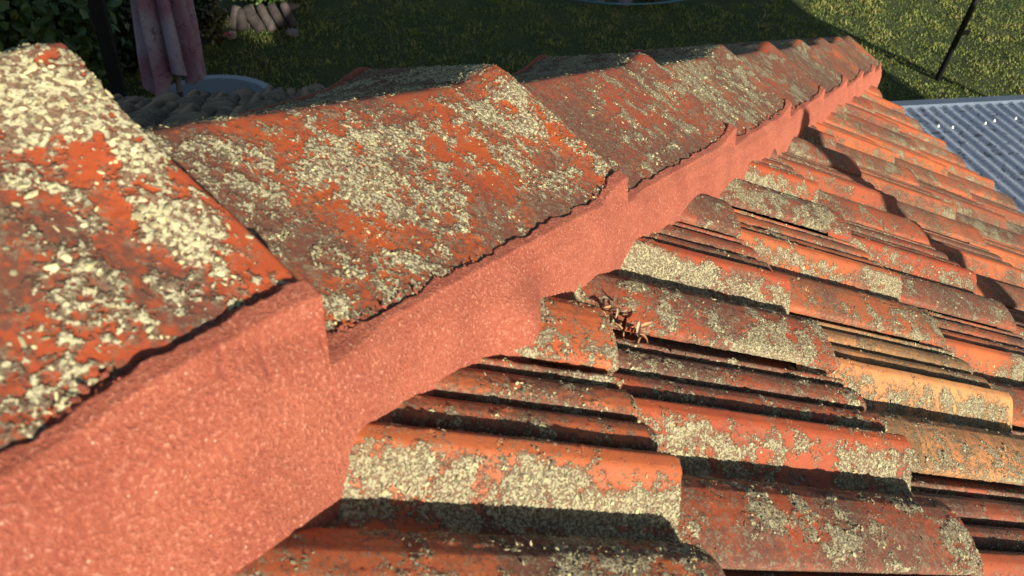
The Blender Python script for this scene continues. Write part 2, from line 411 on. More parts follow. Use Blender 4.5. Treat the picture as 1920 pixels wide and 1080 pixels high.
# ------------------------------------------------------------------ ground
def ground():
    m, n, p = M_new('lawn_soil'); b = NB(n); tc = b.n('ShaderNodeTexCoord').outputs['Object']
    q = b.noise(tc, 1.2, 6, .6); q2 = b.noise(tc, 25, 5, .7)
    col = b.mix(b.step(q, .35, .65), C4(.045, .070, .014), C4(.080, .090, .022))
    col = b.mix(b.math('MULTIPLY', b.step(q2, .45, .7), .6), col, C4(.035, .040, .015))
    n.links.new(col, p.inputs['Base Color']); p.inputs['Roughness'].default_value = 1
    n.links.new(b.bump(q2, .03), p.inputs['Normal'])
    xs = np.concatenate([np.linspace(-120, -8, 12), np.linspace(-6, 16, 90), np.linspace(18, 130, 12)])
    ys = np.concatenate([np.linspace(-120, 2, 12), np.linspace(3, 18, 70), np.linspace(20, 130, 12)])
    X, Y = np.meshgrid(xs, ys, indexing='ij')
    Z = .03*fbm(np.stack([X, Y, X*0], -1), .8, 3, 3)
    me = mesh_np('lawn_ground', np.stack([X, Y, Z], -1).reshape(-1, 3), grid_faces(len(xs), len(ys)), m)
    o = link('lawn_ground', me, loc=(0, 0, GZ)); tag(o, 'lawn ground below the roof, sunlit at right and shaded at left', 'ground', kind='structure')
    # grass blades
    rng = np.random.default_rng(8); n_ = 190000
    x = rng.uniform(-4.5, 12.5, n_); y = rng.uniform(4.3, 11.5, n_)
    ok = ~((x < -.1) & (y > 8.85) & (x > -2)) & ~((x > 3.0) & (x < 6.6) & (y > 9.45))
    px, py, pz = project(np.stack([x, y, x*0+GZ], -1)); ok &= (px > -120) & (px < 2060) & (py > -140) & (py < 420)
    x, y = x[ok], y[ok]; k = len(x)
    cl = vnoise(np.stack([x*5, y*5, x*0], -1), 4)
    h = rng.uniform(.014, .040, k)*(1+.7*cl); az = rng.uniform(0, 6.28, k); wd = rng.uniform(.003, .007, k)
    z0 = GZ+.03*fbm(np.stack([x, y, x*0], -1), .8, 3, 3)-.004
    B0 = np.stack([x, y, z0], -1); dr = np.stack([np.cos(az), np.sin(az), az*0], -1); sd = np.stack([-np.sin(az), np.cos(az), az*0], -1)
    up = np.array([0, 0, 1.0]); ln = rng.uniform(.2, .9, k)[:, None]
    V = np.stack([B0-sd*wd[:, None], B0+sd*wd[:, None], B0+dr*ln*h[:, None]*.5+up*h[:, None]*.6+sd*wd[:, None]*.7, B0+dr*ln*h[:, None]*.5+up*h[:, None]*.6-sd*wd[:, None]*.7,
                  B0+dr*ln*h[:, None]*1.2+up*h[:, None]*.95], 1).reshape(-1, 3)
    a = np.arange(k)*5
    m2, n2, p2 = M_new('grass_blade'); b = NB(n2); t = b.attr('tone')
    c = b.mix(b.step(t, .0, .6), C4(.070, .155, .020), C4(.20, .250, .045)); c = b.mix(b.step(t, .74, 1.1), c, C4(.42, .35, .13))
    n2.links.new(c, p2.inputs['Base Color']); p2.inputs['Roughness'].default_value = .6
    tone = np.clip(rng.random(k)*.75+.3*cl+.15, 0, 1)
    me = mesh_np('lawn_grass', V, [np.stack([a, a+1, a+2, a+3], -1), np.stack([a+3, a+2, a+4], -1)], m2, True, {'tone': np.repeat(tone, 5)})
    o = link('lawn_grass', me); tag(o, 'short patchy green grass of the lawn', 'grass', kind='stuff')
ground()

# ------------------------------------------------------------------ house under the tiles
def p1pt(u, v, h): return u*EU+v*EV+h*EH
def house():
    root = empty('house', (0, 0, GZ)); tag(root, 'house whose hipped roof carries the weathered clay tiles, with dark eaves fascia', 'house')
    dark = simple('roof_batten', (.09, .045, .03), .9, .5, 20, bump=.002)
    paint = simple('fascia_paint', (.30, .11, .08), .6, .3, 6); brick = simple('render_wall', (.34, .27, .2), .9, .2, 3, bump=.003)
    E1 = 2.15
    mb = MB()
    A = p1pt(-1.2, 1.2*ca, -.014); 
    def hp(u, v): return p1pt(u, v, -.014)
    a, b_, c, d = hp(-1.2, 1.2*ca), hp(2.28, -2.28*ca), hp(2.28, 3.0), hp(-1.2, 3.0)
    P2 = p2_factory(PL2)
    q = [P2(np.array([[u, v, -.014]]))[0] for u, v in ((-1.2, 1.2*ca), (2.28, -2.28*ca), (2.28, 3.0), (-1.2, 3.0))]
    dn = np.array([0, 0, -.03])
    for quad in ([a, b_, c, d], q):
        mb.add(quad+[v+dn for v in quad], [(0, 1, 2, 3), (7, 6, 5, 4), (0, 4, 5, 1), (1, 5, 6, 2), (2, 6, 7, 3), (3, 7, 4, 0)])
    link('roof_deck', mb.mesh('roof_deck', dark, origin=(0, 0, GZ)), root)
    ez = hp(2.28, 0)[2]; ex = hp(2.28, 0)[0]; qy = q[1][1]; qz = q[2][2]
    f = MB(); f.box((ex-.01, (qy-3)/2, ez-.13), (.025, qy+3, .17)); f.box(((ex-3)/2, qy-.012, qz-.13), (ex+3-.03, .025, .17))
    link('fascia', f.mesh('fascia', paint, origin=(0, 0, GZ)), root)
    ww = MB(); ww.box((ex-.5, (qy-.5-3)/2, (GZ+ez-.2)/2), (.2, qy-.5+3, ez-.2-GZ)); ww.box(((ex-.6-3)/2, qy-.5, (GZ+qz-.2)/2), (ex-.6+3-.02, .2, qz-.2-GZ))
    link('wall', ww.mesh('wall', brick, origin=(0, 0, GZ)), root)
house()

# ------------------------------------------------------------------ roof tiles, near slope
ENDS = {-1: -.165, 0: .18, 1: .525, 2: .87, 3: 1.215, 4: 1.56, 5: 1.93, 6: 2.32}
LIPS = {-1: .10, 0: .222, 1: .140, 2: .006, 3: -.121, 4: .006, 5: -.121, 6: .006}
TONES = {(2, .006): 'clay_yellow', (1, .140): 'clay_red', (0, -.032): 'clay_orange', (0, .222): 'clay_orange'}
WORD = {'clay_red': 'red', 'clay_orange': 'orange', 'clay_brown': 'brownish', 'clay_yellow': 'yellow ochre'}
def near_tiles():
    cnt = 0
    for i in sorted(ENDS):
        u1 = ENDS[i]; Lx = GAUGE if i < 5 else (.37 if i == 5 else .39)
        order = 0
        v0s = [LIPS[i]+k*W_T for k in range(-16, 8)]
        for v0 in v0s:
            latmax = (u1*ca+v0+.25)/math.sqrt(2)
            if latmax < .175: continue
            ok = False
            for uu in np.linspace(u1-Lx, u1, 5):
                for vv in np.linspace(v0, v0+.25, 5):
                    if (uu*ca+vv)/math.sqrt(2) < .12: continue
                    x, y, z = project(p1pt(uu, vv, .04))
                    if z > .05 and -160 < x < 2080 and -200 < y < 1260: ok = True
            if not ok: continue
            order += 1; cnt += 1
            seed = int(abs(hash((i, round(v0*1000)))) % 9973) if False else (i+3)*131+int(round((v0+6)*1000)) % 977
            rng = np.random.default_rng(seed)
            c = p1pt(u1-.15, v0+.12, .03); dist = np.linalg.norm(c-CAM)
            tone = TONES.get((i, round(v0, 3)))
            if tone is None: tone = ['clay_red', 'clay_orange', 'clay_brown'][rng.choice(3, p=[.35, .4, .25])]
            if i >= 4: tone = ['clay_orange', 'clay_brown'][rng.choice(2, p=[.7, .3])]
            if dist < 1.0: ru, rv = 220, 190
            elif dist < 1.5: ru, rv = 150, 140
            elif dist < 2.4: ru, rv = 70, 80
            else: ru, rv = 36, 45
            amt = rng.uniform(-.45, -.10); fl = rng.uniform(.35, .85); gr = rng.uniform(.15, .6)
            if i >= 3: amt += .0; fl *= .7; gr += .15
            if (i, round(v0, 3)) in ((0, .222), (0, -.032)): amt, fl, gr = -.30, 1.05, .15
            if (i, round(v0, 3)) == (0, -.032): amt, fl = .45, .6
            if (i, round(v0, 3)) == (1, .140): amt, fl, gr = -.25, .5, .25
            if (i, round(v0, 3)) == (1, -.114): amt, fl, gr = -.28, .95, .3
            if i >= 3: gr -= .25
            if tone == 'clay_yellow': gr += .05; fl = .45
            if (i, round(v0, 3)) == (0, .222): gr = .35  # soiling raised on this one tile in place of near-edge shade
            V, Fc, at, (Lf, Ug, Vg, top, lat) = make_tile(u1, v0, Lx, ru, rv, seed, None, amt, fl, gr)
            Wd = p1(V); org = p1pt(u1, v0+.12, 0.0)
            me = mesh_np('roof_tile', Wd-org, Fc, MAT[tone], True, at)
            o = link('roof_tile', me, loc=org)
            rn = ROWN[i]
            desc = 'crusted with pale lichen' if amt+fl > .25 else ('streaked with grimy grey film' if gr > .12 else 'flecked with lichen')
            tag(o, f"{WORD[tone]} clay tile {desc}, {ORD[order-1]} out from the mortar, {rn}", 'roof tile', 'interlocking clay tiles on the sunlit slope')
            if dist < 1.9:
                Wp = p1(top.reshape(-1, 3)).reshape(top.shape)-org
                dn = 130000 if dist < 1.1 else 75000
                fm = scatter_flakes(Wp, Lf, (lat[:-1, :-1] > .16), seed, dn, .00140 if dist < 1.1 else .0016)
                if fm is not None:
                    lm_ = mesh_np('lichen', fm[0], fm[1], MAT['flake'], False, {'tone': fm[2]*.68})
                    l = link('lichen', lm_, o); l['kind'] = 'stuff'; l['label'] = 'crusty pale grey green lichen'
    print('near tiles', cnt)
near_tiles()

# ------------------------------------------------------------------ roof tiles, far slope (in shade)
def far_tiles():
    P2 = p2_factory(PL2); c = 0
    for i in range(0, 7):
        u1 = ENDS[i]; Lx = GAUGE if i < 5 else (.37 if i == 5 else .39)
        for k in range(-12, 9):
            v0 = LIPS[i]+.07+k*W_T
            if (u1*ca+v0+.25)/math.sqrt(2) < .175: continue
            ok = False
            for uu in (u1-Lx, u1):
                for vv in (v0, v0+.25):
                    x, y, z = project(P2(np.array([[uu, vv, .04]]))[0])
                    if z > .1 and -80 < x < 760 and 60 < y < 420: ok = True
            if not ok: continue
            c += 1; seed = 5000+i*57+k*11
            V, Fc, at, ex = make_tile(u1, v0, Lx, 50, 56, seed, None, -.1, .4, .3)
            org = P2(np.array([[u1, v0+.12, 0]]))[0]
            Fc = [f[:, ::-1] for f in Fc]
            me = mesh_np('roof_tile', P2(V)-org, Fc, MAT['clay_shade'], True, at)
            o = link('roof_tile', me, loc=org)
            tag(o, 'mossy roof tile in shade-darkened grey brown on the shaded slope behind the ridge caps', 'roof tile', 'tiles of the shaded far slope')
    print('far tiles', c)
far_tiles()

# ------------------------------------------------------------------ hip capping
def HS(s, l, h): return s[..., None]*D+l[..., None]*LAT+h[..., None]*N
S_END = [-.317, .182, .662, 1.139, 1.617, 2.094, 2.571, 3.030, 3.36]
def cap_h(n, s, q):
    """height of the cap surface; q in [-1,1] across (1 = sunlit edge), s along the hip"""
    e = S_END[n]; Lc = .477 if n < 8 else .34
    t = np.clip((s-(e-Lc))/Lc, -.2, 1)
    ap = .1045+.008*t; ed = .034+.012*t; fe = .016+.042*np.clip(t, 0, 1)**2
    coll = sstep(e-.075, e-.012, s)*(1-.25*sstep(e-.006, e, s))
    ap = ap+coll*(.016 if n < 3 else .022); ed = ed+coll*.015; fe = fe+coll*.012
    if n == 0: ap = ap+.032; ed = .034+.012*t+.013+.012*sstep(.68, .86, t)+coll*.004; fe = fe+.008
    r = .022 if n == 0 else .045
    aq = np.sqrt(q*q+r*r)-r*.55; aq = np.clip(aq/(math.sqrt(1+r*r)-r*.55), 0, 1)
    h = ap-(ap-np.where(q > 0, ed, fe))*aq
    return h
CAPL = ['lichen-crusted orange ridge cap nearest the camera at the left edge', 'long orange ridge cap with pale lichen patches, second from the camera',
        'reddish speckled ridge cap, third from the camera', 'ridge cap with grey brown lichen, fourth from the camera', 'ridge cap, fifth from the camera, with an orange worn collar',
        'ridge cap, sixth from the camera, beside the far mortar', 'ridge cap, seventh from the camera, high above the shaded lawn', 'second to last ridge cap before the eaves corner',
        'short last ridge cap at the far eaves corner']
def caps():
    for n, e in enumerate(S_END):
        Lc = (.53 if n < 8 else .38) if n else .62
        res = [(300, 230), (330, 240), (200, 150), (120, 90), (80, 60)][min(n, 4)]
        s = np.unique(np.concatenate([np.linspace(e-Lc, e-.004, res[0]), [e-.0025, e-.001, e]])); q = np.linspace(-1, 1, res[1])
        S, Q = np.meshgrid(s, q, indexing='ij')
        H = cap_h(n, S, Q)-sstep(e-.005, e, S)*.003 - sstep(.985, 1.0, np.abs(Q))*.001
        lat = Q*.176+.001*vnoise(np.stack([S*30, Q*0, S*0+n], -1), 5)*(np.abs(Q) > .9)
        if n == 0: lat = lat+.0
        P3 = np.stack([S, lat, H*0+n*3.1], -1)
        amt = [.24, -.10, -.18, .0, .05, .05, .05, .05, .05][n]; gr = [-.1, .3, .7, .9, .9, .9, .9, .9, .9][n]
        Lf = amt+fbm(P3, [34, 44, 60, 70, 70, 70, 70, 70, 70][n], 5, 40+n, .74)*3.0+fbm(P3, 7, 2, 60+n)*1.3
        # lichen favours the middle of the wing, less beside the bare worn apex line and above the mortar
        aQ = np.abs(Q); Lf = Lf-.55*sstep(.12, .0, Q)*(Q > 0)-.35*sstep(.80, 1.0, Q)
        rel = (S-(e-.477))/.477
        Lf = Lf-.4*sstep(.86, .93, rel)*(n > 2)
        if n == 1: Lf = Lf+.5*np.exp(-((S-.13)/.035)**2-((Q-.45)/.10)**2)+.35*np.exp(-((S-.12)/.05)**2-((Q-.2)/.10)**2)
        if n == 0: Lf = Lf+.35*np.exp(-((S+.35)/.05)**2)-.6*sstep(.55, .85, Q)*sstep(-.33, -.45, S)
        G = fbm(P3, 12, 5, 80+n)*2.0+gr-.5*np.exp(-(Q/.08)**2)-.5*sstep(.88, .95, rel)+2.2*sstep(-.03, -.15, Q)  # last term paints the far wing's shade into its colour
        Lf = Lf+.7*sstep(0, -.15, Q); P3b = P3+n*7  # grey lichen there too, thickened to deepen the painted shade
        disp = .0005*fbm(P3b, 30, 3, 90+n)
        if n < 3:
            disp = disp+sstep(.05, .5, Lf+.8*vnoise(P3*220, 71))*(.0004+.0008*np.abs(vnoise(P3*380, 44)))
        Sk = S+(.020*sstep(.2, 1, Q) if n == 0 else 0)
        Wt = HS(Sk, lat, H+disp); nu, nv = S.shape
        Wb = HS(Sk, lat*.985, H-.013)
        V = np.concatenate([Wt.reshape(-1, 3), Wb.reshape(-1, 3)]); m = nu*nv
        j = np.arange(nv-1); i = np.arange(nu-1)
        fs = [grid_faces(nu, nv, 0, flip=True), grid_faces(nu, nv, m)]
        for row in (0, nu-1):
            a = row*nv+j; f = np.stack([a, a+1, a+1+m, a+m], -1); fs.append(f if row else f[:, ::-1])
        for cc in (0, nv-1):
            a = i*nv+cc; f = np.stack([a, a+nv, a+nv+m, a+m], -1); fs.append(f[:, ::-1] if cc else f)
        org = e*D+.03*N
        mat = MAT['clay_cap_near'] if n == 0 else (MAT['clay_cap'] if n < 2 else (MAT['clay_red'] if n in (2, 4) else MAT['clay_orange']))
        me = mesh_np('ridge_cap', V-org, fs, mat, True, {'lich': np.concatenate([Lf.ravel(), Lf.ravel()*0-1]), 'grime_shade': np.concatenate([G.ravel(), G.ravel()*0+2.0])})  # cap undersides get their shade as a darker colour
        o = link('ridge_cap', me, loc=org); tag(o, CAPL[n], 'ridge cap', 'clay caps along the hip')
        if n < 4:
            dn = [60000, 150000, 110000, 60000][n]; sz = [.0020, .00120, .0013, .0017][n]
            fm = scatter_flakes(Wt-org, Lf, (Q[:-1, :-1] > -1), 900+n, dn, sz, thr=.34)
            if fm:
                l = link('lichen', mesh_np('lichen', fm[0], fm[1], MAT['flake'], False, {'tone': np.clip(fm[2]*.9+(.15 if n == 0 else -.02), 0, 1)}), o)
                l['kind'] = 'stuff'; l['label'] = 'crusty cream and grey lichen'
caps()

# ------------------------------------------------------------------ mortar bedding
def mortar():
    for side in (1, -1):
        s = np.concatenate([np.arange(-.95, .30, .0022 if side > 0 else .01), np.arange(.30, 1.3, .004 if side > 0 else .012), np.arange(1.3, 3.345, .010 if side > 0 else .02)])
        q = np.linspace(0, 1, 90 if side > 0 else 16)
        S, Q = np.meshgrid(s, q, indexing='ij')
        # which cap covers s
        en = np.array(S_END)+np.array([.020]+[0]*8)*(side > 0); idx = np.clip(np.searchsorted(en, s-.0), 0, len(en)-1)
        edge = np.array([cap_h(k, np.array(x), np.array(1.0*side)) for k, x in zip(idx, s)])
        dist = en[idx]-s                       # distance back from the cap's lower end
        smear = sstep(.055, .012, dist)*sstep(-.002, .003, dist)
        lo = sstep(.12, .02, dist)*sstep(-.002, .003, dist)*(idx == 0)*.35
        smear = np.maximum(smear, lo)
        rag = .0020*fbm(np.stack([s*0, s, s*0], -1), 28, 4, 12)
        hedge = edge+.0017+smear*.0025+.3*rag
        wq = .965-.035*np.clip(.5+1.6*fbm(np.stack([s, s*0, s*0], -1), 40, 4, 15), 0, 1)-.05*smear-.03*lo
        hw = np.array([cap_h(k, np.array(x), np.array(w0*side)) for k, x, w0 in zip(idx, s, wq)])
        # column: 0..0.2 over (or just under) the cap's edge, rest down the face
        lt = (wq*.176)[:, None]; lb = .2035+.006*fbm(np.stack([s, s*0+3, s*0], -1), 7, 3, 22)
        lb = lb+.020*sstep(-.16, -.36, s)
        hb = -.066
        q1 = np.clip(Q/.2, 0, 1); q2 = np.clip((Q-.2)/.8, 0, 1)
        wing = hw[:, None]+(edge-hw)[:, None]*q1
        lat1 = lt+(.178-lt)*q1
        rg = .25*fbm(np.stack([S*80, Q*12, S*0], -1), 1, 4, 5)
        top_h = wing-.0035+(.0052+.0025*smear[:, None])*sstep(0, .45, q1+rg)
        h2 = hedge[:, None]+(hb-hedge[:, None])*q2
        ker = np.ones(61)/61; hsm = np.convolve(np.pad(edge, 30, 'edge'), ker, 'valid'); dr = np.maximum(hsm[:, None]-h2, 0)
        lat2 = np.interp(dr, [0, .012, .035, .065, .10, .14], [.1795, .1880, .1965, .2012, .2035, .2050])+(lb[:, None]-.2035)*sstep(.03, .11, dr)+.020*(np.exp(-((s+.070)/.030)**2))[:, None]*sstep(.010, .045, dr)*(side > 0)
        lat = np.where(Q <= .2, lat1, lat2); Hh = np.where(Q <= .2, top_h, h2)
        P3 = np.stack([S, Hh, S*0+side], -1)
        face = sstep(.15, .3, Q)
        lat = lat+face*(.0016*fbm(P3, 22, 4, 33)+.0007*fbm(P3, 160, 3, 34)+.0010*vnoise(np.stack([S*8, Hh*150, S*0], -1), 35))
        Hh = Hh+(1-face)*.0012*fbm(P3, 120, 3, 36)
        # narrow cracks
        ck = 0
        for s0, q0, ln, sl_ in ((.215, .42, .16, .018), (-.37, .22, .12, -.05), (-.345, .30, .10, -.03)):
            d = (S-s0-sl_*(Q-q0)*8*.1)/.0012+1.5*fbm(np.stack([Q*60, S*0, S*0], -1), 1, 3, 7); ck = ck+np.exp(-d*d)*(np.abs(Q-q0) < ln/2)
        lat = lat-.0016*np.clip(ck, 0, 1)
        W = HS(S, lat*side, Hh)
        org = -.6*D
        edgeA = np.clip(sstep(.03, .0, Q)*.8+sstep(.84, .98, Q)*.4+np.clip(ck, 0, 1)*1.2, 0, 1)
        me = mesh_np('mortar_bedding', W.reshape(-1, 3)-org, grid_faces(len(s), len(q), flip=side < 0), MAT['mortar'], True, {'edge': edgeA})
        o = link('mortar_bedding', me, loc=org)
        if side > 0: tag(o, 'salmon red sandy mortar strip bedding the sunlit edge of the ridge caps', 'mortar')
        else: tag(o, 'shaded mortar strip bedding the hidden edge of the ridge caps', 'mortar')
    # loose crumbs along both ragged edges of the sunlit strip
    rng = np.random.default_rng(77); k = 5200
    ss = rng.uniform(-.9, 1.7, k); which = rng.random(k) < .5; en = np.array(S_END)
    ed = np.array([cap_h(min(np.searchsorted(en, x), 8), np.array(x), np.array(.97)) for x in ss])
    lat = np.where(which, .172-np.abs(rng.normal(0, .004, k)), .196+rng.normal(0, .004, k)); hh = np.where(which, ed+.002, -.030+rng.normal(0, .010, k))
    dens = vnoise(np.stack([ss*14, ss*0, which*5.0], -1), 9) > -.05
    dens = dens & ((rng.random(k) < .3) | ~which); P = HS(ss, lat, hh)[dens]; nn = np.tile((LAT*.7+N*.7), (len(P), 1))
    fm = flakes(P+.6*D, nn, (.0013*rng.lognormal(0, .45, k))[dens], rng, rng.random(len(P)))
    par = [o for o in bpy.data.objects if o.name.startswith('mortar_bedding')][0]
    l = link('mortar_crumbs', mesh_np('mortar_crumbs', fm[0], fm[1], MAT['mortar'], False, {'edge': fm[2]*.5}), par); l['kind'] = 'stuff'
    # end plug under the last cap
    mb = MB(); e = S_END[-1]-.02
    pr = [(-.19, -.06), (-.17, .05), (0, .098), (.172, .040), (.196, -.06)]
    f = [e*D+l*LAT+h*N for l, h in pr]; g = [(e-.05)*D+l*LAT+h*N for l, h in pr]
    k = len(pr); mb.add(f+g, [tuple(range(k)), tuple(range(2*k-1, k-1, -1))]+[(i, (i+1) % k, k+(i+1) % k, k+i) for i in range(k)])
    org = e*D; o = link('mortar_plug', mb.mesh('mortar_plug', MAT['mortar'], origin=org), loc=org); tag(o, 'mortar plug closing the end of the last ridge cap', 'mortar')
mortar()

# ------------------------------------------------------------------ blue corrugated roof
def blue_roof():
    X0, X1, Y0, Y1, Z = 2.46, 9.9, -1.5, 2.62, -1.40
    pit = .0762; xs = np.arange(X0, X1, pit/10); ys = np.linspace(Y0, Y1, 30)
    X, Y = np.meshgrid(xs, ys, indexing='ij')
    Zz = .0085*np.cos(2*math.pi*X/pit) + (Y1-Y)*-.02
    org = np.array([X0, Y1, Z])
    V = np.stack([X-X0, Y-Y1+ (X-X0)*.03, Zz], -1).reshape(-1, 3)
    m, n, p = M_new('blue_grey_steel'); b = NB(n); tc = b.n('ShaderNodeTexCoord').outputs['Object']
    q = b.noise(tc, 3, 5, .6); s = b.noise(tc, 30, 3, .6); s2 = b.noise(tc, 90, 3, .6)
    col = b.mix(b.step(q, .3, .7), C4(.40, .47, .57), C4(.32, .39, .49))
    col = b.mix(b.math('MULTIPLY', b.step(s, .57, .63), .75), col, C4(.10, .10, .10))
    col = b.mix(b.math('MULTIPLY', b.step(s2, .57, .64), .6), col, C4(.14, .13, .12))
    n.links.new(col, p.inputs['Base Color']); p.inputs['Roughness'].default_value = .45; p.inputs['Metallic'].default_value = .0
    root = empty('corrugated_roof', tuple(org)); tag(root, 'blue grey corrugated steel roof below the tiled eaves at the right edge', 'metal roof')
    link('sheet', mesh_np('sheet', V, grid_faces(len(xs), len(ys)), m), root)
    tr = MB(); R = rot_about((0, 0, 1), .03)
    tr.box((3.72, .02+.11, .006), (7.5, .055, .022), R); tr.box((3.72, .055+.11, -.06), (7.5, .012, .13), R)
    link('edge_flashing', tr.mesh('edge_flashing', simple('flashing_steel', (.16, .21, .28), .45, .2, 5, metal=.3)), root)
    wm = simple('screw_white', (.82, .82, .80), .5, .05, 20)
    for k, (cx_, y) in enumerate([(9, 2.40), (10, 2.38), (13, 2.40), (14, 2.42), (16, 2.43), (19, 2.44), (8, 1.6), (11, 1.6), (14, 1.6)]):
        x = X0+cx_*pit; sc = MB()
        zz = .0085-.02*(Y1-y)
        P = [(x-X0, y-Y1+(x-X0)*.03, zz), (x-X0, y-Y1+(x-X0)*.03, zz+.004), (x-X0, y-Y1+(x-X0)*.03, zz+.011), (x-X0, y-Y1+(x-X0)*.03, zz+.013)]
        sc.tube(P, [.009, .008, .004, .002], 10); link('roof_screw', sc.mesh('roof_screw', wm, True), root)
    pm = simple('post_steel', (.2, .24, .3), .5, .2, 5)
    for px_ in (3.0, 6.2, 9.4):
        ps = MB(); ps.box((px_-X0, -.12+(px_-X0)*.03, (GZ-Z)/2-.02), (.09, .09, -(GZ-Z)-.05)); link('post', ps.mesh('post', pm), root)
blue_roof()

# ------------------------------------------------------------------ upright pipe added unseen outside the frame to cast the long shadow
def add_shadow_pipe():
    m = simple('shadow_pipe_metal', (.45, .45, .44), .4, .2, 6, metal=.6)
    base = p1pt(1.834, .93, .02); root = empty('shadow_pipe', tuple(base)); tag(root, 'upright pipe added outside the picture for its long shadow on the tiles', 'shadow pipe')
    a = MB(); a.tube([(0, 0, -.05), (0, 0, .77)], .048, 24); link('pipe', a.mesh('pipe', m, True), root)
    b_ = MB(); b_.tube([(0, 0, .77), (0, 0, .80), (0, 0, .83)], [.06, .06, .012], 24); link('pipe_top', b_.mesh('pipe_top', m, True), root)
add_shadow_pipe()

def sun_blocker():  # unseen block added behind the viewer to keep sun off the lawn
    m = simple('blocker_wall', (.42, .38, .32), .9, .15, 2); root = empty('unseen_blocker', (1.5, -14.5, GZ)); tag(root, 'house-shaped sun blocker added unseen behind the viewer to shade the lawn', 'house')
    a = MB(); a.box((0, 0, 2.8), (12, 4.6, 5.6)); link('wall', a.mesh('wall', m), root)
    b_ = MB(); b_.add([(-6.2, -2.5, 5.6), (6.2, -2.5, 5.6), (6.2, 2.5, 5.6), (-6.2, 2.5, 5.6), (-6.0, 0, 6.85), (6.0, 0, 6.85)], [(3, 2, 1, 0), (0, 1, 5, 4), (2, 3, 4, 5), (1, 2, 5), (3, 0, 4)])
    link('roof', b_.mesh('roof', simple('blocker_roof', (.25, .10, .07), .9, .3, 4)), root)
sun_blocker()

# ------------------------------------------------------------------ dry leaves caught in the channel
def leaves():
    rng = np.random.default_rng(4)
    cols = [simple('dry_leaf_brown', (.16, .06, .03), .7, .5, 90), simple('dry_leaf_tan', (.52, .27, .13), .7, .4, 90), simple('dry_leaf_pale', (.55, .42, .28), .7, .3, 90)]
    for k in range(20):
        u = .205+abs(rng.normal(0, .022)); v = .128+rng.normal(0, .012)+ (u-.2)*.3; h = .030+rng.uniform(0, .010)
        ln = rng.uniform(.010, .020); wd = ln*rng.uniform(.14, .30); c = rng.uniform(.3, 1.0)*rng.choice([-1, 1])
        t = np.linspace(-1, 1, 9); a = np.linspace(-1, 1, 5); T, A = np.meshgrid(t, a, indexing='ij')
        w_ = wd*(1-T*T)**.6*.5; x = T*ln/2; y = A*w_; z = c*ln*.3*(T*T)+.5*wd*A*A*(1-T*T)
        R = rot_about((0, 0, 1), rng.uniform(0, 6.28))@rot_about((0, 1, 0), rng.normal(0, .5))@rot_about((1, 0, 0), rng.normal(0, .6))
        L = np.stack([x, y, z], -1).reshape(-1, 3)@R.T
        L = np.concatenate([L, L-np.array([0, 0, .0005])@R.T]); n_ = 45
        W = L[:, :1]*EU+L[:, 1:2]*EV+L[:, 2:]*EH
        ci = int(rng.choice(3, p=[.55, .3, .15]))
        o = link('dry_leaf', mesh_np('dry_leaf', W, [grid_faces(9, 5), grid_faces(9, 5, n_, flip=True)], cols[ci]), loc=tuple(p1pt(u, v, h)))
        tag(o, ['small dark brown curled leaf in the debris caught below the cut tile', 'small tan curled leaf in the debris caught below the cut tile', 'small pale dry leaf in the debris caught below the cut tile'][ci], 'leaf', ['dark leaves in the tile channel', 'tan leaves in the tile channel', 'pale leaves in the tile channel'][ci])
leaves()

# ------------------------------------------------------------------ garden objects
def at_ground(px, py, z=GZ):
    d = F_+R2*(px-960)/1482.3-U2*(py-540)/1482.3; s = (z-CAM[2])/d[2]; return CAM+s*d

def lamp_post():
    b0 = at_ground(1757, 150); m = simple('black_post', (.012, .012, .013), .5, .2, 10)
    root = empty('garden_post', tuple(b0)); tag(root, 'thin black metal post standing in the sunlit lawn', 'post')
    a = MB(); a.tube([(0, 0, 0), (.03, .0, 2.4)], .036, 12); link('shaft', a.mesh('shaft', m, True), root)
    c = MB(); c.box((.065, -.01, .62), (.09, .04, .05)); link('bracket', c.mesh('bracket', m), root)
lamp_post()

